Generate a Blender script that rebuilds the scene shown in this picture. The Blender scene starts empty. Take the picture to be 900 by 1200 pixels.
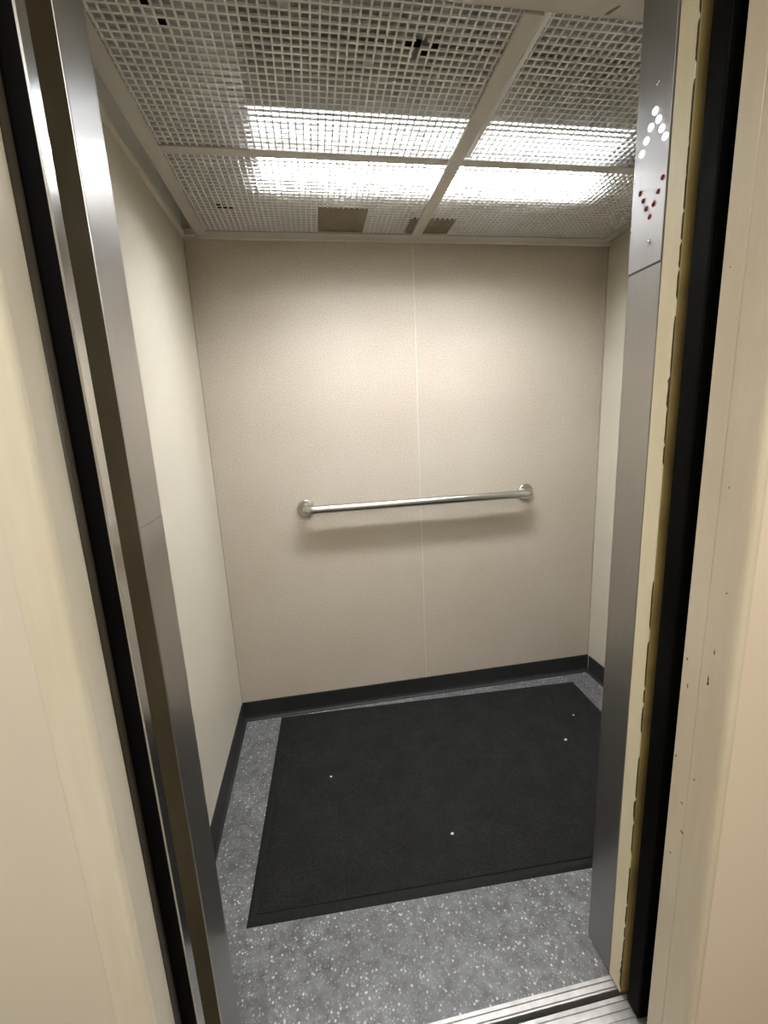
import bpy, bmesh, math, random
from mathutils import Vector, Matrix

random.seed(7)
S = bpy.context.scene
COL = S.collection

# ------------------------------------------------------------------ camera, world, lights, exposure
cam_d = bpy.data.cameras.new('camera')
cam_d.sensor_fit = 'HORIZONTAL'
cam_d.sensor_width = 36.0
cam_d.lens = 498.297 * 36.0 / 900.0
cam_d.clip_start = 0.01
cam = bpy.data.objects.new('camera', cam_d)
COL.objects.link(cam)
cam.location = (0.44479, -1.95452, 1.39044)
cam.rotation_euler = (1.3718, 0.04765, -0.16348)
S.camera = cam

world = bpy.data.worlds.new('world')
S.world = world
world.use_nodes = True
world.node_tree.nodes['Background'].inputs[0].default_value = (1.0, 0.9, 0.75, 1)
world.node_tree.nodes['Background'].inputs[1].default_value = 0.0

BACK_LAMP = 138.0      # emission of the lit lens nearest the back wall
FRONT_LAMP = 11.0     # emission of the older, dimmer lens in front of it
HALL_POWER = 45.0

hl = bpy.data.lights.new('hall_fill', 'AREA')  # unseen area light, added to brighten the jambs and hall walls
hl.shape = 'RECTANGLE'
hl.size = 2.8
hl.size_y = 0.35
hl.energy = HALL_POWER
hl.color = (1.0, 0.965, 0.90)
hall_fill = bpy.data.objects.new('hall_fill', hl)
COL.objects.link(hall_fill)
hall_fill.location = (0.6, -2.6, 2.52)

S.view_settings.view_transform = 'Standard'
S.view_settings.look = 'None'
S.view_settings.exposure = 0.32
S.view_settings.gamma = 1.0
S.view_settings.use_curve_mapping = False
S.cycles.use_denoising = True
S.cycles.max_bounces = 10
S.cycles.diffuse_bounces = 6
S.cycles.glossy_bounces = 6

# ------------------------------------------------------------------ materials
def nmat(name):
    m = bpy.data.materials.new(name)
    m.use_nodes = True
    nt = m.node_tree
    return m, nt, nt.nodes['Principled BSDF']


def coords(nt, scale=(1, 1, 1)):
    tc = nt.nodes.new('ShaderNodeTexCoord')
    mp = nt.nodes.new('ShaderNodeMapping')
    mp.inputs['Scale'].default_value = scale
    nt.links.new(tc.outputs['Object'], mp.inputs['Vector'])
    return mp.outputs['Vector']


def noise(nt, vec, scale, detail=3, rough=0.55):
    n = nt.nodes.new('ShaderNodeTexNoise')
    n.inputs['Scale'].default_value = scale
    n.inputs['Detail'].default_value = detail
    n.inputs['Roughness'].default_value = rough
    nt.links.new(vec, n.inputs['Vector'])
    return n.outputs['Fac']


def ramp(nt, fac, stops):
    r = nt.nodes.new('ShaderNodeValToRGB')
    el = r.color_ramp.elements
    while len(el) < len(stops):
        el.new(0.5)
    for e, (p, c) in zip(el, stops):
        e.position = p
        e.color = c if len(c) == 4 else (*c, 1)
    nt.links.new(fac, r.inputs['Fac'])
    return r.outputs['Color']


def mix(nt, fac, a, b, mode='MIX'):
    x = nt.nodes.new('ShaderNodeMix')
    x.data_type = 'RGBA'
    x.blend_type = mode
    for sock, v in ((0, fac), (6, a), (7, b)):
        if hasattr(v, 'is_output'):
            nt.links.new(v, x.inputs[sock])
        elif sock == 0:
            x.inputs[0].default_value = v
        else:
            x.inputs[sock].default_value = (*v, 1)
    return x.outputs[2]


def bump(nt, bs, h, strength, dist=0.002):
    b = nt.nodes.new('ShaderNodeBump')
    b.inputs['Strength'].default_value = strength
    b.inputs['Distance'].default_value = dist
    nt.links.new(h, b.inputs['Height'])
    nt.links.new(b.outputs['Normal'], bs.inputs['Normal'])


def plain(name, col, rough=0.5, metal=0.0, var=0.06, scale=8.0, spec=0.5, bump_s=0.0, bscale=200):
    m, nt, bs = nmat(name)
    v = coords(nt)
    f = noise(nt, v, scale, 4)
    lo = tuple(c * (1 - var) for c in col)
    hi = tuple(min(1, c * (1 + var)) for c in col)
    nt.links.new(ramp(nt, f, [(0.3, lo), (0.7, hi)]), bs.inputs['Base Color'])
    bs.inputs['Roughness'].default_value = rough
    bs.inputs['Metallic'].default_value = metal
    bs.inputs['Specular IOR Level'].default_value = spec
    if bump_s:
        bump(nt, bs, noise(nt, v, bscale, 3), bump_s)
    return m


def laminate():
    m, nt, bs = nmat('mottled_laminate')
    v = coords(nt)
    a = ramp(nt, noise(nt, v, 170, 4, 0.7), [(0.30, (0.41, 0.36, 0.295)), (0.5, (0.53, 0.475, 0.395)), (0.70, (0.62, 0.57, 0.49))])
    b = ramp(nt, noise(nt, v, 2.2, 4, 0.6), [(0.3, (0.93, 0.91, 0.87)), (0.7, (1, 1, 1))])
    nt.links.new(mix(nt, 1.0, a, b, 'MULTIPLY'), bs.inputs['Base Color'])
    bs.inputs['Roughness'].default_value = 0.42
    bs.inputs['Specular IOR Level'].default_value = 0.35
    bump(nt, bs, noise(nt, v, 260, 3), 0.10, 0.001)
    return m


def vinyl():
    m, nt, bs = nmat('speckled_grey_vinyl')
    v = coords(nt)
    base = ramp(nt, noise(nt, v, 26, 6, 0.75), [(0.33, (0.065, 0.067, 0.067)), (0.66, (0.175, 0.177, 0.177))])
    vo = nt.nodes.new('ShaderNodeTexVoronoi')
    vo.inputs['Scale'].default_value = 78
    vo.inputs['Randomness'].default_value = 1.0
    nt.links.new(v, vo.inputs['Vector'])
    spot = ramp(nt, vo.outputs['Distance'], [(0.13, (1, 1, 1)), (0.30, (0, 0, 0))])
    gate = ramp(nt, noise(nt, v, 38, 3, 0.6), [(0.40, (0, 0, 0)), (0.54, (1, 1, 1))])
    f = mix(nt, 1.0, spot, gate, 'MULTIPLY')
    c1 = mix(nt, f, base, (0.48, 0.485, 0.48))
    vo2 = nt.nodes.new('ShaderNodeTexVoronoi')
    vo2.inputs['Scale'].default_value = 130
    nt.links.new(v, vo2.inputs['Vector'])
    f2 = ramp(nt, vo2.outputs['Distance'], [(0.12, (0.5, 0.5, 0.5)), (0.34, (0, 0, 0))])
    c2 = mix(nt, f2, c1, (0.38, 0.385, 0.38))
    scuff = ramp(nt, noise(nt, v, 4.5, 5, 0.7), [(0.40, (0.74, 0.74, 0.74)), (0.62, (1.08, 1.08, 1.08))])
    nt.links.new(mix(nt, 1.0, c2, scuff, 'MULTIPLY'), bs.inputs['Base Color'])
    bs.inputs['Roughness'].default_value = 0.42
    bs.inputs['Specular IOR Level'].default_value = 0.4
    return m


def carpet():
    m, nt, bs = nmat('charcoal_mat_pile')
    v = coords(nt)
    a = ramp(nt, noise(nt, v, 240, 3, 0.7), [(0.35, (0.005, 0.005, 0.0048)), (0.7, (0.023, 0.023, 0.021))])
    b = ramp(nt, noise(nt, v, 9, 5, 0.7), [(0.35, (0.78, 0.78, 0.78)), (0.65, (1.15, 1.15, 1.15))])
    c = mix(nt, 1.0, a, b, 'MULTIPLY')
    vo = nt.nodes.new('ShaderNodeTexVoronoi')
    vo.inputs['Scale'].default_value = 26
    nt.links.new(v, vo.inputs['Vector'])
    lint = ramp(nt, vo.outputs['Distance'], [(0.030, (0.7, 0.7, 0.7)), (0.055, (0, 0, 0))])
    gate = ramp(nt, noise(nt, v, 11, 2), [(0.57, (0, 0, 0)), (0.60, (1, 1, 1))])
    nt.links.new(mix(nt, mix(nt, 1.0, lint, gate, 'MULTIPLY'), c, (0.10, 0.10, 0.095)), bs.inputs['Base Color'])
    bs.inputs['Roughness'].default_value = 0.95
    bs.inputs['Specular IOR Level'].default_value = 0.15
    bump(nt, bs, noise(nt, v, 260, 3), 0.6, 0.004)
    return m


def stainless(name, col=(0.56, 0.555, 0.54), rough=0.30, sx=900):
    m, nt, bs = nmat(name)
    v = coords(nt, (sx, sx, 6))
    f = noise(nt, v, 1.0, 3, 0.6)
    nt.links.new(ramp(nt, f, [(0.25, tuple(c * 0.9 for c in col)), (0.75, tuple(min(1, c * 1.08) for c in col))]), bs.inputs['Base Color'])
    bs.inputs['Metallic'].default_value = 1.0
    r = nt.nodes.new('ShaderNodeMapRange')
    r.inputs['To Min'].default_value = rough - 0.05
    r.inputs['To Max'].default_value = rough + 0.05
    nt.links.new(f, r.inputs['Value'])
    nt.links.new(r.outputs['Result'], bs.inputs['Roughness'])
    return m


def old_paint(name, col, stain, rough=0.35, chips=True):
    """gloss paint with scuffs and small dark chips"""
    m, nt, bs = nmat(name)
    v = coords(nt)
    a = ramp(nt, noise(nt, v, 3.0, 5, 0.6), [(0.35, col), (0.72, stain)])
    vs = coords(nt, (30, 30, 3))
    s = ramp(nt, noise(nt, vs, 1.0, 4, 0.6), [(0.35, (0.93, 0.92, 0.90)), (0.65, (1.0, 1.0, 1.0))])
    c = mix(nt, 1.0, a, s, 'MULTIPLY')
    if chips:
        vo = nt.nodes.new('ShaderNodeTexVoronoi')
        vo.inputs['Scale'].default_value = 9
        nt.links.new(coords(nt, (2.2, 2.2, 1)), vo.inputs['Vector'])
        dot = ramp(nt, vo.outputs['Distance'], [(0.030, (1, 1, 1)), (0.050, (0, 0, 0))])
        gate = ramp(nt, noise(nt, v, 6, 2), [(0.52, (0, 0, 0)), (0.55, (1, 1, 1))])
        c = mix(nt, mix(nt, 1.0, dot, gate, 'MULTIPLY'), c, (0.19, 0.12, 0.06))
    nt.links.new(c, bs.inputs['Base Color'])
    bs.inputs['Roughness'].default_value = rough
    bump(nt, bs, noise(nt, v, 45, 4), 0.12, 0.002)
    return m


def emit(name, col, strength):
    m, nt, bs = nmat(name)
    v = coords(nt)
    f = ramp(nt, noise(nt, v, 3, 2), [(0.3, tuple(c * 0.97 for c in col)), (0.7, col)])
    nt.links.new(f, bs.inputs['Emission Color'])
    bs.inputs['Emission Strength'].default_value = strength
    bs.inputs['Base Color'].default_value = (*col, 1)
    return m


def louver_plastic(name, through):
    m, nt, bs = nmat(name)
    v = coords(nt)
    c = ramp(nt, noise(nt, v, 5, 4), [(0.3, (0.74, 0.73, 0.68)), (0.7, (0.82, 0.81, 0.77))])
    nt.links.new(c, bs.inputs['Base Color'])
    bs.inputs['Roughness'].default_value = 0.4
    tr = nt.nodes.new('ShaderNodeBsdfTranslucent')
    tr.inputs['Color'].default_value = (0.75, 0.75, 0.74, 1)
    mx = nt.nodes.new('ShaderNodeMixShader')
    mx.inputs[0].default_value = through
    out = nt.nodes['Material Output']
    nt.links.new(bs.outputs['BSDF'], mx.inputs[1])
    nt.links.new(tr.outputs['BSDF'], mx.inputs[2])
    nt.links.new(mx.outputs['Shader'], out.inputs['Surface'])
    return m


M = {}
M['laminate'] = laminate()
M['cream_wall'] = plain('cream_side_wall', (0.56, 0.525, 0.43), 0.38, var=0.03, scale=3)
M['vinyl'] = vinyl()
M['carpet'] = carpet()
M['mat_rubber'] = plain('mat_rubber', (0.007, 0.007, 0.007), 0.75, var=0.15, scale=40, spec=0.2)
M['base_rubber'] = plain('baseboard_rubber', (0.015, 0.0155, 0.0155), 0.55, var=0.12, scale=12)
M['steel'] = stainless('brushed_stainless', (0.47, 0.462, 0.445), 0.36)
M['plate_steel'] = stainless('brushed_plate_steel', (0.40, 0.395, 0.39), 0.42)
M['steel_bright'] = stainless('polished_stainless', (0.62, 0.62, 0.61), 0.20)
M['bar_steel'] = plain('satin_bar_steel', (0.56, 0.55, 0.52), 0.27, metal=1.0, var=0.05, scale=6)
M['aluminium'] = plain('worn_aluminium', (0.40, 0.39, 0.37), 0.45, metal=0.75, var=0.18, scale=30)
M['frame_paint'] = plain('ceiling_frame_enamel', (0.50, 0.48, 0.42), 0.45, var=0.04)
M['trim_paint'] = plain('wall_trim_enamel', (0.62, 0.58, 0.49), 0.4, var=0.04)
M['louver'] = louver_plastic('white_louver_plastic', 0.10)
M['plug'] = louver_plastic('translucent_cell_plug', 0.65)
M['white'] = plain('white_enamel', (0.78, 0.78, 0.76), 0.4, var=0.03)
M['roof'] = plain('roof_enamel', (0.42, 0.41, 0.37), 0.6, var=0.08)
M['vent'] = plain('brown_vent_enamel', (0.20, 0.165, 0.11), 0.6, var=0.15, scale=20)
M['black'] = plain('shade_black', (0.003, 0.003, 0.003), 0.8, var=0.2, spec=0.03)  # flat black that puts the shade of gaps and openings into colour
M['black_gloss'] = plain('black_enamel', (0.004, 0.004, 0.004), 0.6, var=0.2, spec=0.05)
M['brown'] = plain('dark_bronze_paint', (0.050, 0.040, 0.022), 0.85, var=0.15, scale=5, spec=0.04)
M['bumper'] = plain('dark_brown_rubber', (0.048, 0.040, 0.028), 0.45, var=0.15, spec=0.3)
M['door_cream'] = old_paint('yellowed_cream_enamel', (0.82, 0.76, 0.56), (0.74, 0.66, 0.45), 0.4, False)
M['shaded_cream'] = plain('shaded_cream_door_skin', (0.25, 0.19, 0.07), 0.5, var=0.25, scale=14)  # cream door face with its shadow mixed into a darker ochre
M['jamb_left'] = old_paint('beige_gloss_paint', (0.74, 0.69, 0.565), (0.69, 0.635, 0.505), 0.30)
M['jamb_right'] = old_paint('chipped_beige_gloss_paint', (0.70, 0.63, 0.49), (0.64, 0.56, 0.42), 0.36)
M['hall_wall'] = plain('pinkish_beige_wall_paint', (0.74, 0.63, 0.50), 0.55, var=0.03, scale=2, bump_s=0.05, bscale=120)
M['hall_wall_left'] = plain('beige_wall_paint', (0.69, 0.635, 0.53), 0.34, var=0.03, scale=2, bump_s=0.05, bscale=90)
M['hall_floor'] = plain('hall_carpet', (0.10, 0.085, 0.07), 0.9, var=0.3, scale=60)
M['hall_ceiling'] = plain('hall_ceiling_paint', (0.6, 0.58, 0.53), 0.8)
M['chip'] = plain('chipped_brown_patch', (0.05, 0.032, 0.018), 0.8, var=0.3, scale=90)
M['rust_chip'] = plain('rusty_paint_chip', (0.24, 0.14, 0.07), 0.8, var=0.3, scale=90)
M['lamp_back'] = emit('lamp_lens_bright', (0.95, 0.955, 1.0), BACK_LAMP)
M['lamp_front'] = emit('lamp_lens_dim', (0.86, 0.90, 1.0), FRONT_LAMP)
M['dot_white'] = emit('lit_white_lens', (0.95, 0.98, 1.0), 6.0)
M['dot_red'] = plain('dark_red_lens', (0.055, 0.004, 0.008), 0.25, var=0.2, scale=90)
M['red_ring'] = plain('red_lens_rim', (0.55, 0.10, 0.12), 0.35)
M['lint'] = plain('pale_lint', (0.60, 0.60, 0.57), 0.9)
M['seam'] = plain('dark_seam', (0.06, 0.058, 0.055), 0.6)
M['caulk'] = plain('dirty_caulk', (0.42, 0.37, 0.29), 0.8)

# ------------------------------------------------------------------ mesh helpers
ORIGIN = {}


class MB:
    """collects shapes (world coordinates) into one mesh object"""

    def __init__(self):
        self.bm = bmesh.new()

    def box(self, x0, x1, y0, y1, z0, z1, bev=0.0, seg=2):
        r = bmesh.ops.create_cube(self.bm, size=1.0)
        vs = r['verts']
        for v in vs:
            v.co = Vector(((x0 + x1) / 2 + v.co.x * (x1 - x0), (y0 + y1) / 2 + v.co.y * (y1 - y0), (z0 + z1) / 2 + v.co.z * (z1 - z0)))
        if bev > 0:
            es = {e for v in vs for e in v.link_edges}
            bmesh.ops.bevel(self.bm, geom=list(es), offset=bev, segments=seg, affect='EDGES', profile=0.5)
        return self

    def prism(self, pts, axis, a0, a1, smooth=False):
        """extrude a closed outline; axis 'x': pts are (y,z); 'y': (x,z); 'z': (x,y)"""
        def P(p, a):
            return {'x': (a, p[0], p[1]), 'y': (p[0], a, p[1]), 'z': (p[0], p[1], a)}[axis]
        A = [self.bm.verts.new(P(p, a0)) for p in pts]
        B = [self.bm.verts.new(P(p, a1)) for p in pts]
        n = len(pts)
        fs = [self.bm.faces.new(A), self.bm.faces.new(B[::-1])]
        for i in range(n):
            f = self.bm.faces.new((A[i], B[i], B[(i + 1) % n], A[(i + 1) % n]))
            f.smooth = smooth
            fs.append(f)
        bmesh.ops.recalc_face_normals(self.bm, faces=fs)
        return self

    def disc(self, c, n, r, h, seg=24, r2=None, dome=0.0):
        """short cylinder from c along n, optional smaller top and dome"""
        n = Vector(n).normalized()
        q = n.to_track_quat('Z', 'Y')
        r2 = r if r2 is None else r2
        rings = []
        prof = [(r, 0.0), (r, h * 0.5), (r2, h)]
        if dome:
            prof += [(r2 * 0.7, h + dome * 0.6), (r2 * 0.35, h + dome * 0.9)]
        for rr, hh in prof:
            rings.append([self.bm.verts.new(Vector(c) + q @ Vector((rr * math.cos(2 * math.pi * k / seg), rr * math.sin(2 * math.pi * k / seg), hh))) for k in range(seg)])
        fs = [self.bm.faces.new(rings[0][::-1]), self.bm.faces.new(rings[-1])]
        for a, b in zip(rings, rings[1:]):
            for k in range(seg):
                f = self.bm.faces.new((a[k], a[(k + 1) % seg], b[(k + 1) % seg], b[k]))
                f.smooth = True
                fs.append(f)
        bmesh.ops.recalc_face_normals(self.bm, faces=fs)
        return self

    def tube(self, pts, r, seg=20):
        pts = [Vector(p) for p in pts]
        rings = []
        up = Vector((0, 0, 1))
        for i, p in enumerate(pts):
            t = (pts[min(i + 1, len(pts) - 1)] - pts[max(i - 1, 0)]).normalized()
            s = t.cross(up)
            s.normalize()
            u = s.cross(t)
            rings.append([self.bm.verts.new(p + r * (math.cos(2 * math.pi * k / seg) * s + math.sin(2 * math.pi * k / seg) * u)) for k in range(seg)])
        fs = [self.bm.faces.new(rings[0]), self.bm.faces.new(rings[-1][::-1])]
        for a, b in zip(rings, rings[1:]):
            for k in range(seg):
                f = self.bm.faces.new((a[k], a[(k + 1) % seg], b[(k + 1) % seg], b[k]))
                f.smooth = True
                fs.append(f)
        bmesh.ops.recalc_face_normals(self.bm, faces=fs)
        return self

    def build(self, name, mat, parent=None, base=None):
        o0 = ORIGIN[parent.name] if parent else Vector(base or (0, 0, 0))
        bmesh.ops.translate(self.bm, verts=self.bm.verts, vec=-o0)
        me = bpy.data.meshes.new(name)
        self.bm.to_mesh(me)
        self.bm.free()
        me.materials.append(M[mat])
        o = bpy.data.objects.new(name, me)
        COL.objects.link(o)
        if parent:
            o.parent = parent
        else:
            o.location = o0
        ORIGIN[o.name] = o0
        return o


def tag(o, label, cat, group=None):
    o['label'] = label
    o['category'] = cat
    if group:
        o['group'] = group
    return o


def thing(name, label, cat, loc, group=None):
    o = bpy.data.objects.new(name, None)
    o.empty_display_size = 0.05
    COL.objects.link(o)
    o.location = loc
    ORIGIN[o.name] = Vector(loc)
    return tag(o, label, cat, group)


def struct(o, label, cat):
    o['kind'] = 'structure'
    return tag(o, label, cat)


# ------------------------------------------------------------------ dimensions (metres)
W = 1.852            # inside width of the car, x from 0
YF = -1.134          # inner face of the front returns; back wall at y = 0
ZC = 2.15            # underside of the wall trim and of the louvred ceiling
ZR = 2.34            # roof of the car
XL, XR = 0.161, 1.080    # the two return faces of the doorway

# ------------------------------------------------------------------ car shell
struct(MB().box(-0.03, W + 0.03, -1.224, 0.03, -0.05, 0).build('floor', 'vinyl'), 'speckled grey vinyl floor around the black mat', 'floor')
o = struct(MB().box(-0.03, W + 0.03, 0, 0.03, 0, ZR).build('wall_back', 'laminate'), 'mottled beige laminate wall behind the grab bar', 'wall')
MB().box(0.9225, 0.9305, -0.0022, 0.0005, 0.098, ZC, 0.0008, 1).build('seam_strip', 'cream_wall', o)
struct(MB().box(-0.03, 0, -1.22, 0, 0, ZR).build('wall_left', 'cream_wall'), 'smooth cream side wall left of the mat', 'wall')
struct(MB().box(W, W + 0.03, -1.22, 0, 0, ZR).build('wall_right', 'cream_wall'), 'narrow sliver of cream side wall beside the steel panel', 'wall')
struct(MB().box(-0.03, W + 0.03, -1.24, 0.03, ZR, ZR + 0.03).build('ceiling', 'roof'), 'grey car roof seen through the louvred panels', 'ceiling')

# front returns (brushed stainless) and transom
o = struct(MB().box(0.0, XL, -1.240, YF, 0.0, ZR, 0.002, 2).build('wall_front_left', 'steel'), 'tall brushed steel return on the left of the doorway', 'wall')
MB().box(XL - 0.001, XL + 0.0006, -1.238, YF - 0.002, 1.2485, 1.2515).build('reflection_line', 'aluminium', o)  # pale reflection on the steel, built as a thin strip
struct(MB().box(XR, W, -1.219, YF, 0.0, ZR, 0.002, 2).build('wall_front_right', 'steel'), 'tall brushed steel return under the arrow lights on the right', 'wall')
struct(MB().box(XL, XR, -1.219, YF, 2.13, ZR).build('wall_front_transom', 'steel'), 'steel transom over the doorway', 'wall')


def base_outline(sign):
    return [(0, 0), (0, 0.098), (sign * 0.004, 0.098), (sign * 0.005, 0.096), (sign * 0.005, 0.022), (sign * 0.008, 0.011), (sign * 0.014, 0.004), (sign * 0.016, 0)]


struct(MB().prism(base_outline(-1), 'x', 0.0, W).build('baseboard_back', 'base_rubber'), 'black rubber baseboard along the back wall', 'baseboard')
struct(MB().prism(base_outline(1), 'y', YF + 0.001, -0.0165).build('baseboard_left', 'base_rubber'), 'black rubber baseboard along the left cream wall', 'baseboard')
struct(MB().prism([(W + p[0], p[1]) for p in base_outline(-1)], 'y', YF + 0.001, -0.0165).build('baseboard_right', 'base_rubber'), 'short black rubber baseboard along the right cream wall', 'baseboard')

# wall-top trim: angle moulding with the upper wall band standing behind it
TR = [(0, ZC), (0, ZC + 0.028), (0.010, ZC + 0.028), (0.014, ZC + 0.020), (0.014, ZC + 0.004), (0.011, ZC)]
struct(MB().prism([(-p[0] * 2.2, p[1]) for p in TR], 'x', 0.0, W).build('trim_1', 'trim_paint'), 'pale moulding along the top of the back wall', 'trim')
struct(MB().prism(TR, 'y', YF + 0.001, -0.0315).build('trim_2', 'trim_paint'), 'pale moulding along the top of the left wall', 'trim')
struct(MB().prism([(W - p[0], p[1]) for p in TR], 'y', YF + 0.001, -0.0315).build('trim_3', 'trim_paint'), 'pale moulding along the top of the right wall', 'trim')
# corner beads
struct(MB().box(0.0, 0.005, -0.005, 0.0, 0.0985, ZC - 0.0005).build('trim_4', 'caulk'), 'thin dark joint where the left and back walls meet', 'trim')
struct(MB().box(W - 0.005, W, -0.005, 0.0, 0.0985, ZC - 0.0005).build('trim_5', 'caulk'), 'thin dark joint where the right and back walls meet', 'trim')

# ------------------------------------------------------------------ hall side of the doorway
ZH = 2.55
YJ = -1.336
struct(MB().box(-1.5, 0.075, -1.396, YJ, 0, ZH).build('wall_hall_left', 'hall_wall_left'), 'glossy beige hall wall filling the left edge', 'wall')
fl = []
fl.append((0.060, YJ)); fl.append((0.120, YJ))
for k in range(1, 6):
    a = math.pi / 2 * (1 - k / 5); fl.append((0.120 + 0.005 * math.cos(a), YJ - 0.005 + 0.005 * math.sin(a)))
for k in range(1, 8):
    a = -math.pi / 2 * k / 7; fl.append((0.113 + 0.012 * math.cos(a), -1.3865 + 0.012 * math.sin(a)))
fl.append((0.0755, -1.3985)); fl.append((0.0755, YJ))
fl = fl[1:]
struct(MB().prism(fl, 'z', 0.0035, 2.13).build('trim_6', 'jamb_left'), 'beige painted door jamb at the left of the black gap', 'trim')
fr = [(1.1005, YJ), (1.085, YJ), (1.083, YJ - 0.002), (1.083, -1.3728), (1.0848, -1.3740), (1.083, -1.3752), (1.083, -1.420)]
for k in range(1, 8):
    a = math.pi + math.pi / 2 * k / 7; fr.append((1.095 + 0.012 * math.cos(a), -1.420 + 0.012 * math.sin(a)))
fr += [(1.0985, -1.4315), (1.1005, -1.4285)]
o = struct(MB().prism(fr, 'z', 0.0035, 2.13).build('trim_7', 'jamb_right'), 'chipped beige door jamb with a groove at the right of the black gap', 'trim')
# gouges in the right jamb
def chip(bm, y, z, ry, rz, n=9):
    pts = []
    for k in range(n):
        a = 2 * math.pi * k / n
        s = random.uniform(0.6, 1.1)
        pts.append((y + ry * s * math.cos(a), z + rz * s * math.sin(a)))
    bm.prism(pts, 'x', 1.0826, 1.0834)
g = MB()
chip(g, -1.3895, 0.936, 0.0013, 0.010)
chip(g, -1.3900, 0.929, 0.0022, 0.004)
g.build('gouge', 'chip', o)
g = MB()
for y, z, a, b in ((-1.395, 0.99, .0015, .006), (-1.346, 0.95, .002, .004), (-1.352, 0.90, .0015, .006), (-1.343, 0.745, .002, .003), (-1.404, 1.10, .0012, .002), (-1.365, 0.66, .003, .002),
                   (-1.372, 0.60, .004, .003), (-1.352, 0.53, .003, .002), (-1.385, 0.73, .002, .002), (-1.351, 1.60, .001, .002), (-1.388, 1.27, .001, .002)):
    chip(g, y, z, a, b)
g.build('paint_chip', 'rust_chip', o)
struct(MB().box(1.1028, 3.2, -1.4265, YJ, 0, ZH).build('wall_hall_right', 'hall_wall'), 'pinkish beige hall wall at the right edge', 'wall')
struct(MB().box(0.0755, 1.0985, -1.410, YJ, 2.1305, ZH).build('wall_hall_header', 'hall_wall'), 'hall wall above the doorway', 'wall')
struct(MB().box(-1.5, 3.2, -3.8, -1.432, -0.05, 0.0).build('floor_hall', 'hall_floor'), 'dark hall floor behind the viewer', 'floor')
struct(MB().box(-1.5, 3.2, -3.8, YJ, ZH, ZH + 0.03).build('ceiling_hall', 'hall_ceiling'), 'pale hall ceiling behind the viewer', 'ceiling')
struct(MB().box(-1.5, 3.2, -3.83, -3.8, 0, ZH).build('wall_hall_back', 'hall_wall_left'), 'beige hall wall behind the viewer', 'wall')
struct(MB().box(-1.53, -1.5, -3.8, YJ, 0, ZH).build('wall_hall_end_left', 'hall_wall_left'), 'beige end wall of the hall to the left', 'wall')
struct(MB().box(3.2, 3.23, -3.8, YJ, 0, ZH).build('wall_hall_end_right', 'hall_wall_left'), 'beige end wall of the hall to the right', 'wall')

# left strike side: bronze pocket, black post with bright edge, rubber bumper
struct(MB().prism([(0.0, -1.2895), (0.1515, -1.2895), (0.1597, -1.2408), (0.0, -1.2408)], 'z', 0.0035, ZR).build('trim_8', 'brown'), 'dark bronze door pocket strip beside the left steel return', 'trim')
o = struct(MB().box(0.0, 0.1485, -1.3145, -1.2900, 0.0035, ZR, 0.001, 1).build('trim_9', 'black_gloss'), 'black strike post with a bright steel edge', 'trim')
MB().box(0.1480, 0.1515, -1.3140, -1.2905, 0.0035, ZR, 0.0003, 1).build('edge_strip', 'steel_bright', o)['label'] = 'bright steel edge strip'
bp = [(0.085, -1.3155), (0.120, -1.3155)]
for k in range(0, 9):
    a = math.pi / 2 - math.pi * k / 8
    bp.append((0.1185 + 0.0095 * math.cos(a), -1.3255 + 0.0100 * math.sin(a)))
bp += [(0.085, -1.3355)]
struct(MB().prism(bp, 'z', 0.0035, 2.12, True).build('trim_10', 'bumper'), 'rounded dark brown bumper along the left jamb', 'trim')

# ------------------------------------------------------------------ doors and sills
d = struct(MB().box(1.0790, 1.95, -1.2620, -1.2215, 0.006, 2.12, 0.002, 2).build('door_1', 'shaded_cream'), 'retracted car door with yellowed cream leading edge', 'door')
MB().box(1.0775, 1.0800, -1.2605, -1.2225, 0.006, 2.12, 0.001, 2).build('leading_edge', 'door_cream', d)['label'] = 'yellowed cream leading edge'
# worn black line along its outer corner: ragged ribbon
g = MB()
z = 0.02
while z < 2.1:
    h = random.uniform(0.020, 0.11)
    wd = random.uniform(0.0003, 0.0011) if random.random() < 0.85 else random.uniform(0.002, 0.0045)
    if random.random() < 0.82:
        n = random.randint(6, 11)
        pts = [(-1.2612, z)] + [(-1.2600 + wd * min(1.0, 3 * math.sin(math.pi * k / n)) * random.uniform(0.1, 1.0), z + h * k / n) for k in range(1, n)] + [(-1.2612, z + h)]
        g.prism(pts, 'x', 1.0770, 1.0785)
    z += h * random.uniform(0.9, 1.3)
g.build('worn_edge', 'chip', d)['label'] = 'black worn paint along the corner'

d2 = struct(MB().box(1.0900, 1.97, -1.3130, -1.2770, 0.010, 2.12, 0.001, 1).build('door_2', 'black'), 'retracted landing door with a black rubber edge', 'door')  # panel blackened to paint in the shade of the gap
MB().box(1.0830, 1.0900, -1.3130, -1.2770, 0.010, 2.12, 0.003, 3).build('edge_strip', 'black_gloss', d2)


def ridged(y0, y1, n, z1, dz):
    """cross-section (y, z) of a ridged aluminium sill"""
    pts = [(y1, -0.03), (y1, z1)]
    step = (y1 - y0) / n
    for k in range(n):
        a = y1 - k * step
        pts += [(a - step * 0.55, z1), (a - step * 0.62, z1 - dz), (a - step * 0.92, z1 - dz), (a - step, z1)]
    pts += [(y0, -0.03)]
    return pts


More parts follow.
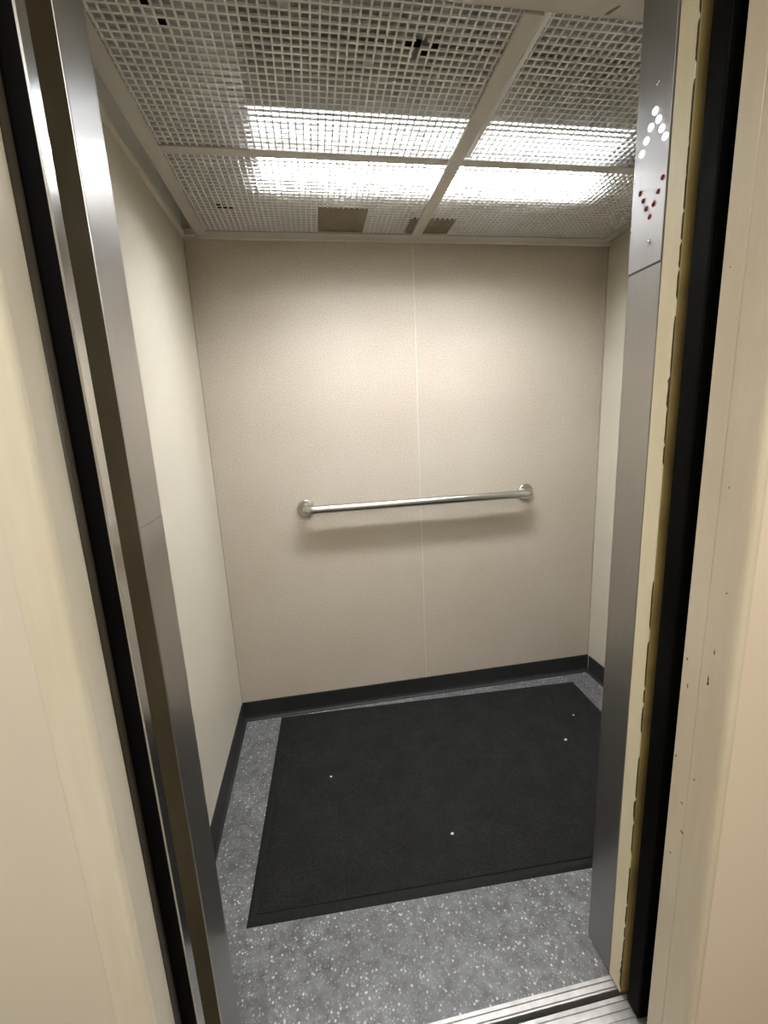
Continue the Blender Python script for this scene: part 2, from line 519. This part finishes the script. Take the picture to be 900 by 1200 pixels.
s1 = tag(MB().prism(ridged(-1.2520, -1.2245, 2, 0.003, 0.003), 'x', 0.0, 1.95).build('door_sill', 'aluminium', base=(0.6, -1.238, 0)), 'narrow two ridged aluminium sill along the edge of the grey vinyl', 'sill')
s2 = tag(MB().prism(ridged(-1.4300, -1.2640, 11, 0.002, 0.0025), 'x', 0.0765, 1.98).build('door_sill', 'aluminium', base=(0.6, -1.35, 0)), 'wide many ridged aluminium sill at the lower right below the jamb', 'sill')
struct(MB().box(0.0, 1.98, -1.2640, -1.2520, -0.03, -0.022).build('trim_11', 'black'), 'dark bottom of the gap between the two sills', 'trim')  # black strip painting in the shade down the gap

# ------------------------------------------------------------------ mat
MA = -0.0394
MX, MY = 0.1815, -0.0205
mat_root = thing('floor_mat', 'black carpeted mat with a rubber border on the speckled floor', 'mat', (MX, MY, 0.0))
mat_root.rotation_euler = (0, 0, MA)
MWD, MDP, BW = 1.532, 0.914, 0.026
R3 = Matrix.Rotation(MA, 3, 'Z')
b = MB()
# chamfered rubber border ring
outer = [(0, -MDP), (MWD, -MDP), (MWD, 0), (0, 0)]
def inset(q, d):
    return [(d, -MDP + d), (MWD - d, -MDP + d), (MWD - d, -d), (d, -d)]
rings = []
for dd, zz in ((0, 0.0), (0.001, 0.002), (0.010, 0.006), (BW, 0.006), (BW, 0.0)):
    rings.append([b.bm.verts.new((p[0], p[1], zz)) for p in inset(outer, dd)])
for A, B in zip(rings, rings[1:] + rings[:1]):
    for k in range(4):
        b.bm.faces.new((A[k], A[(k + 1) % 4], B[(k + 1) % 4], B[k]))
bmesh.ops.recalc_face_normals(b.bm, faces=b.bm.faces)
bmesh.ops.translate(b.bm, verts=b.bm.verts, vec=Vector((MX, MY, 0)))
b.build('rubber_border', 'mat_rubber', mat_root)
c = MB()
c.box(MX + BW, MX + MWD - BW, MY - MDP + BW, MY - BW, 0.0, 0.0095, 0.0025, 2)
c.build('carpet_pile', 'carpet', mat_root)

for x, y, lab, sc in ((0.408, -0.451, 'pale lint speck on the left half of the black mat', 1.0), (0.809, -0.786, 'pale lint speck on the black mat near its front edge', 1.1),
                      (1.429, -0.469, 'pale lint speck, larger of two on the right of the black mat', 1.3), (1.555, -0.332, 'small lint speck near the back right corner of the black mat', 0.9)):
    g = MB()
    pts = [(x + sc * 0.006 * random.uniform(0.6, 1.1) * math.cos(2 * math.pi * k / 8), y + sc * 0.0045 * random.uniform(0.6, 1.1) * math.sin(2 * math.pi * k / 8)) for k in range(8)]
    g.prism(pts, 'z', 0.0092, 0.0118)
    tag(g.build('lint_speck', 'lint', base=(x, y, 0.0095)), lab, 'lint', 'lint specks on the mat')

# ------------------------------------------------------------------ grab bar
ZB, YB, BR = 1.038, -0.058, 0.0185
gx0, gx1 = 0.386, 1.462
bar = thing('grab_bar', 'brushed steel grab bar across the middle of the back wall', 'grab bar', ((gx0 + gx1) / 2, 0, ZB))
pts = [(gx0, -0.004, ZB)]
rb = 0.036
for k in range(0, 9):
    a = math.pi / 2 * k / 8
    pts.append((gx0 + rb - rb * math.cos(a), YB + rb - rb * math.sin(a), ZB))
for k in range(0, 9):
    a = math.pi / 2 * (1 - k / 8)
    pts.append((gx1 - rb + rb * math.cos(a), YB + rb - rb * math.sin(a), ZB))
pts.append((gx1, -0.004, ZB))
MB().tube(pts, BR, 24).build('rail', 'bar_steel', bar)
for x in (gx0, gx1):
    MB().disc((x, 0.0, ZB), (0, -1, 0), 0.0405, 0.009, 36, 0.037).build('flange', 'bar_steel', bar)

# ------------------------------------------------------------------ arrow indicator on the right return
ax = XR
ind = thing('direction_indicator', 'steel direction arrow plate high on the right doorway return', 'indicator', (ax, -1.177, 1.657))
MB().box(ax - 0.0016, ax, -1.2165, -1.1365, 1.6575, 2.128, 0.0006, 1).build('faceplate', 'plate_steel', ind)
MB().box(ax - 0.0006, ax, -1.2165, -1.1365, 1.6540, 1.6572).build('seam', 'seam', ind)
up = [(-1.181, 1.907), (-1.190, 1.889), (-1.173, 1.887), (-1.199, 1.870), (-1.208, 1.853), (-1.164, 1.871), (-1.155, 1.855)]
dn = [(-1.209, 1.791), (-1.201, 1.773), (-1.192, 1.757), (-1.184, 1.740), (-1.175, 1.757), (-1.166, 1.774), (-1.157, 1.790)]
for y, z in up:
    MB().disc((ax - 0.0014, y, z), (-1, 0, 0), 0.0056, 0.0020, 20, 0.0050, 0.0008).build('up_light', 'dot_white', ind)['label'] = 'lit white dot of the up arrow'
for y, z in dn:
    ring = MB().disc((ax - 0.0014, y, z), (-1, 0, 0), 0.0047, 0.0011, 20, 0.0044).build('down_light', 'red_ring', ind)
    ring['label'] = 'unlit red dot of the down arrow'
    MB().disc((ax - 0.0024, y, z), (-1, 0, 0), 0.0037, 0.0012, 18, 0.0031, 0.0008).build('lens', 'dot_red', ring)
for y, z in ((-1.182, 1.948), (-1.187, 1.698)):
    sw = MB().disc((ax - 0.0014, y, z), (-1, 0, 0), 0.0042, 0.0016, 16, 0.0030, 0.0008).build('screw', 'steel_bright', ind)
    MB().box(ax - 0.0042, ax - 0.0034, y - 0.0026, y + 0.0026, z - 0.0005, z + 0.0005).build('slot', 'seam', sw)

# ------------------------------------------------------------------ suspended ceiling frame
ZF0, ZF1 = 2.144, 2.149            # flange of the frame
fx0, fx1, fy0, fy1 = 0.060, 1.806, -1.125, -0.0345
DX0, DX1 = 0.900, 0.941            # divider flange
CY0, CY1 = -0.590, -0.557          # cross rail flange
fr_root = thing('ceiling_frame', 'painted metal ceiling frame with a long divider holding the louver panels', 'ceiling frame', ((fx0 + fx1) / 2, -0.58, ZF0))
m = MB(); m.box(fx0, 0.101, fy0, fy1, ZF0, ZF1, 0.001, 1); m.box(fx0, fx0 + 0.004, fy0, fy1, ZF1, 2.180); m.build('side_rail', 'frame_paint', fr_root)
m = MB(); m.box(1.765, fx1, fy0, fy1, ZF0, ZF1, 0.001, 1); m.box(fx1 - 0.004, fx1, fy0, fy1, ZF1, 2.180); m.build('side_rail', 'frame_paint', fr_root)
m = MB(); m.box(0.101, 1.765, -0.090, fy1, ZF0, ZF1, 0.001, 1); m.box(0.065, 1.801, fy1 - 0.004, fy1, ZF1, 2.180); m.build('back_rail', 'frame_paint', fr_root)
m = MB(); m.box(0.101, 1.765, fy0, -1.046, ZF0, ZF1, 0.001, 1); m.box(0.065, 1.801, -1.0565, -1.0525, ZF1, 2.180); frl = m.build('front_rail', 'frame_paint', fr_root)
MB().prism([(1.060, -1.052), (1.068, -1.055), (1.079, -1.072), (1.076, -1.074), (1.062, -1.060)], 'z', ZF0 - 0.0004, ZF0 + 0.001).build('scuff', 'vent', frl)
m = MB(); m.box(DX0, DX1, -1.0455, -0.0905, ZF0 - 0.004, ZF1 - 0.0005, 0.0015, 1); m.box(0.918, 0.924, -1.052, -0.225, ZF1 - 0.001, 2.169); m.build('divider', 'frame_paint', fr_root)
for a, b_ in ((0.1015, DX0 - 0.0005), (DX1 + 0.0005, 1.7645)):
    m = MB(); m.box(a, b_, CY0, CY1, ZF0, ZF1 - 0.0005, 0.001, 1); m.box(a, b_, -0.5755, -0.5715, ZF1 - 0.001, 2.169); m.build('cross_rail', 'frame_paint', fr_root)
for x in (0.072, 1.794):
    for y in (-0.95, -0.12):
        MB().tube([(x - 0.0045 if x < 1 else x + 0.0045, y, 2.165), (x - 0.0045 if x < 1 else x + 0.0045, y + 0.0001, ZR)], 0.002, 8).build('hanger_rod', 'steel', fr_root)

# ------------------------------------------------------------------ louver panels (egg-crate), four of them
PITCH, TH, ZP0, ZP1 = 0.019, 0.0041, 2.1495, 2.1540


def spans(a, b, cuts):
    out = [(a, b)]
    for c0, c1 in cuts:
        nxt = []
        for p, q in out:
            if c1 <= p or c0 >= q:
                nxt.append((p, q))
            else:
                if c0 > p:
                    nxt.append((p, c0))
                if c1 < q:
                    nxt.append((c1, q))
        out = nxt
    return [(p, q) for p, q in out if q - p > 0.002]


def louver(x0, x1, y0, y1, label, holes=(), plugs=(), darks=(), edge=None):
    root = thing('louver_panel', label, 'louver panel', ((x0 + x1) / 2, (y0 + y1) / 2, ZP0), 'louver panels of the ceiling')
    nx = round((x1 - x0 - TH) / PITCH)
    ny = round((y1 - y0 - TH) / PITCH)
    px, py = (x1 - x0 - TH) / nx, (y1 - y0 - TH) / ny
    g = MB()
    for i in range(nx + 1):
        x = x0 + TH / 2 + i * px
        for a, b2 in spans(y0, y1, [(h[2], h[3]) for h in holes if h[0] < x < h[1]]):
            g.box(x - TH / 2, x + TH / 2, a, b2, ZP0 + 0.0001, ZP1)
    for j in range(ny + 1):
        y = y0 + TH / 2 + j * py
        for a, b2 in spans(x0, x1, [(h[0], h[1]) for h in holes if h[2] < y < h[3]]):
            g.box(a, b2, y - TH / 2, y + TH / 2, ZP0, ZP1 - 0.0001)
    g.build('louver_grid', 'louver', root)
    def cell(x, y, name, mat, n=1):
        i = math.floor((x - x0 - TH / 2) / px); j = math.floor((y - y0 - TH / 2) / py)
        cx, cy = x0 + TH / 2 + i * px, y0 + TH / 2 + j * py
        MB().box(cx + TH / 2, cx + px * n - TH / 2, cy + TH / 2, cy + py - TH / 2, ZP0 + 0.0012, ZP0 + 0.0045).build(name, mat, root)
    for x, y in plugs:
        cell(x, y, 'cell_plug', 'plug')
    for x, y in darks:
        cell(x, y, 'dark_cell', 'black')  # black plates put in for the unlit dark above broken cells
    if edge:
        MB().box(edge[0], edge[1], -1.0450, -0.5910, ZP0 - 0.0008, ZP1 - 0.0003).build('edge_strip', 'white', root)
    return root


V1 = (0.527, 0.700, -0.274, -0.096)
V2 = (0.874, 1.048, -0.211, -0.096)
pad = 0.0015
h1 = (V1[0] - pad, V1[1] + pad, V1[2] - pad, V1[3] + pad)
h2 = (V2[0] - pad, V2[1] + pad, V2[2] - pad, V2[3] + pad)
louver(0.0655, 0.9165, -1.0515, -0.5765, 'larger front left egg crate louver panel with a broken cross of cells',
       holes=((0.712, 0.736, -0.957, -0.938), (0.712, 0.724, -0.945, -0.910)),
       plugs=((0.624, -0.885), (0.450, -1.003), (0.794, -0.688)),
       darks=((0.69, -0.955), (0.712, -0.955), (0.757, -0.955), (0.735, -0.93), (0.203, -0.981), (0.223, -0.955)))
louver(0.9255, 1.8010, -1.0515, -0.5765, 'larger front right egg crate louver panel beside the long divider', edge=(0.9485, 0.9600))
louver(0.0655, 0.9165, -0.5705, -0.0395, 'shorter back left egg crate louver panel with the square brown vent',
       holes=(h1, h2), darks=((0.193, -0.255), (0.212, -0.255), (0.231, -0.255), (0.193, -0.274)))
louver(0.9255, 1.8010, -0.5705, -0.0395, 'shorter back right egg crate louver panel nearest the right wall', holes=(h2,))


def vent(V, label, nslat, zb):
    r = thing('ceiling_vent', label, 'vent', ((V[0] + V[1]) / 2, (V[2] + V[3]) / 2, zb), 'brown vents in the ceiling')
    b2 = MB()
    b2.box(V[0], V[0] + 0.006, V[2], V[3], zb, zb + 0.014)
    b2.box(V[1] - 0.006, V[1], V[2], V[3], zb, zb + 0.014)
    b2.box(V[0] + 0.006, V[1] - 0.006, V[2], V[2] + 0.006, zb, zb + 0.014)
    b2.box(V[0] + 0.006, V[1] - 0.006, V[3] - 0.006, V[3], zb, zb + 0.014)
    b2.build('vent_frame', 'vent', r)
    s_ = MB()
    step = (V[1] - V[0] - 0.012) / nslat
    for k in range(nslat):
        x = V[0] + 0.006 + (k + 0.5) * step
        s_.box(x - step * 0.36, x + step * 0.36, V[2] + 0.006, V[3] - 0.006, zb + 0.002, zb + 0.005)
    s_.box(V[0] + 0.006, V[1] - 0.006, V[2] + 0.006, V[3] - 0.006, zb + 0.0051, zb + 0.007)
    s_.build('slats', 'vent', r)
    MB().box(V[0] + 0.02, V[1] - 0.02, V[2] + 0.02, V[3] - 0.02, zb + 0.0071, ZR).build('duct', 'roof', r)


vent(V1, 'square brown vent in the ceiling left of the long divider', 14, 2.1485)
vent(V2, 'brown vent above the back end of the long divider', 14, 2.1490)

# ------------------------------------------------------------------ lamps above the louvers
def lamp(y0, y1, x0, x1, zl, rec, label, mat):
    r = thing('fluorescent_light', label, 'light', ((x0 + x1) / 2, (y0 + y1) / 2, zl), 'fluorescent lights above the louvers')
    h = MB()
    # trough: side skirts reach just below the recessed flat lens
    h.prism([(y0 - 0.014, zl), (y0 - 0.014, zl + 0.07), (y0 + 0.02, ZR), (y1 - 0.02, ZR), (y1 + 0.014, zl + 0.07), (y1 + 0.014, zl),
             (y1 + 0.002, zl), (y1 + 0.002, zl + rec), (y0 - 0.002, zl + rec), (y0 - 0.002, zl)], 'x', x0 - 0.001, x1 + 0.001)
    h.build('housing', 'white', r)
    MB().box(x0, x1, y0 - 0.0015, y1 + 0.0015, zl + rec - 0.0105, zl + rec - 0.0005, 0.002, 2).build('lens', mat, r)
    for xx in (x0 - 0.008, x1 + 0.0015):
        MB().box(xx, xx + 0.0065, y0 - 0.0145, y1 + 0.0145, zl - 0.001, zl + 0.06, 0.002, 2).build('end_cap', 'white', r)


lamp(-0.525, -0.405, 0.350, 1.450, 2.172, 0.060, 'bright ceiling light nearest the back wall above the louvers', 'lamp_back')
lamp(-0.705, -0.600, 0.350, 1.400, 2.172, 0.050, 'dimmer ceiling light in front, over the cross rails', 'lamp_front')
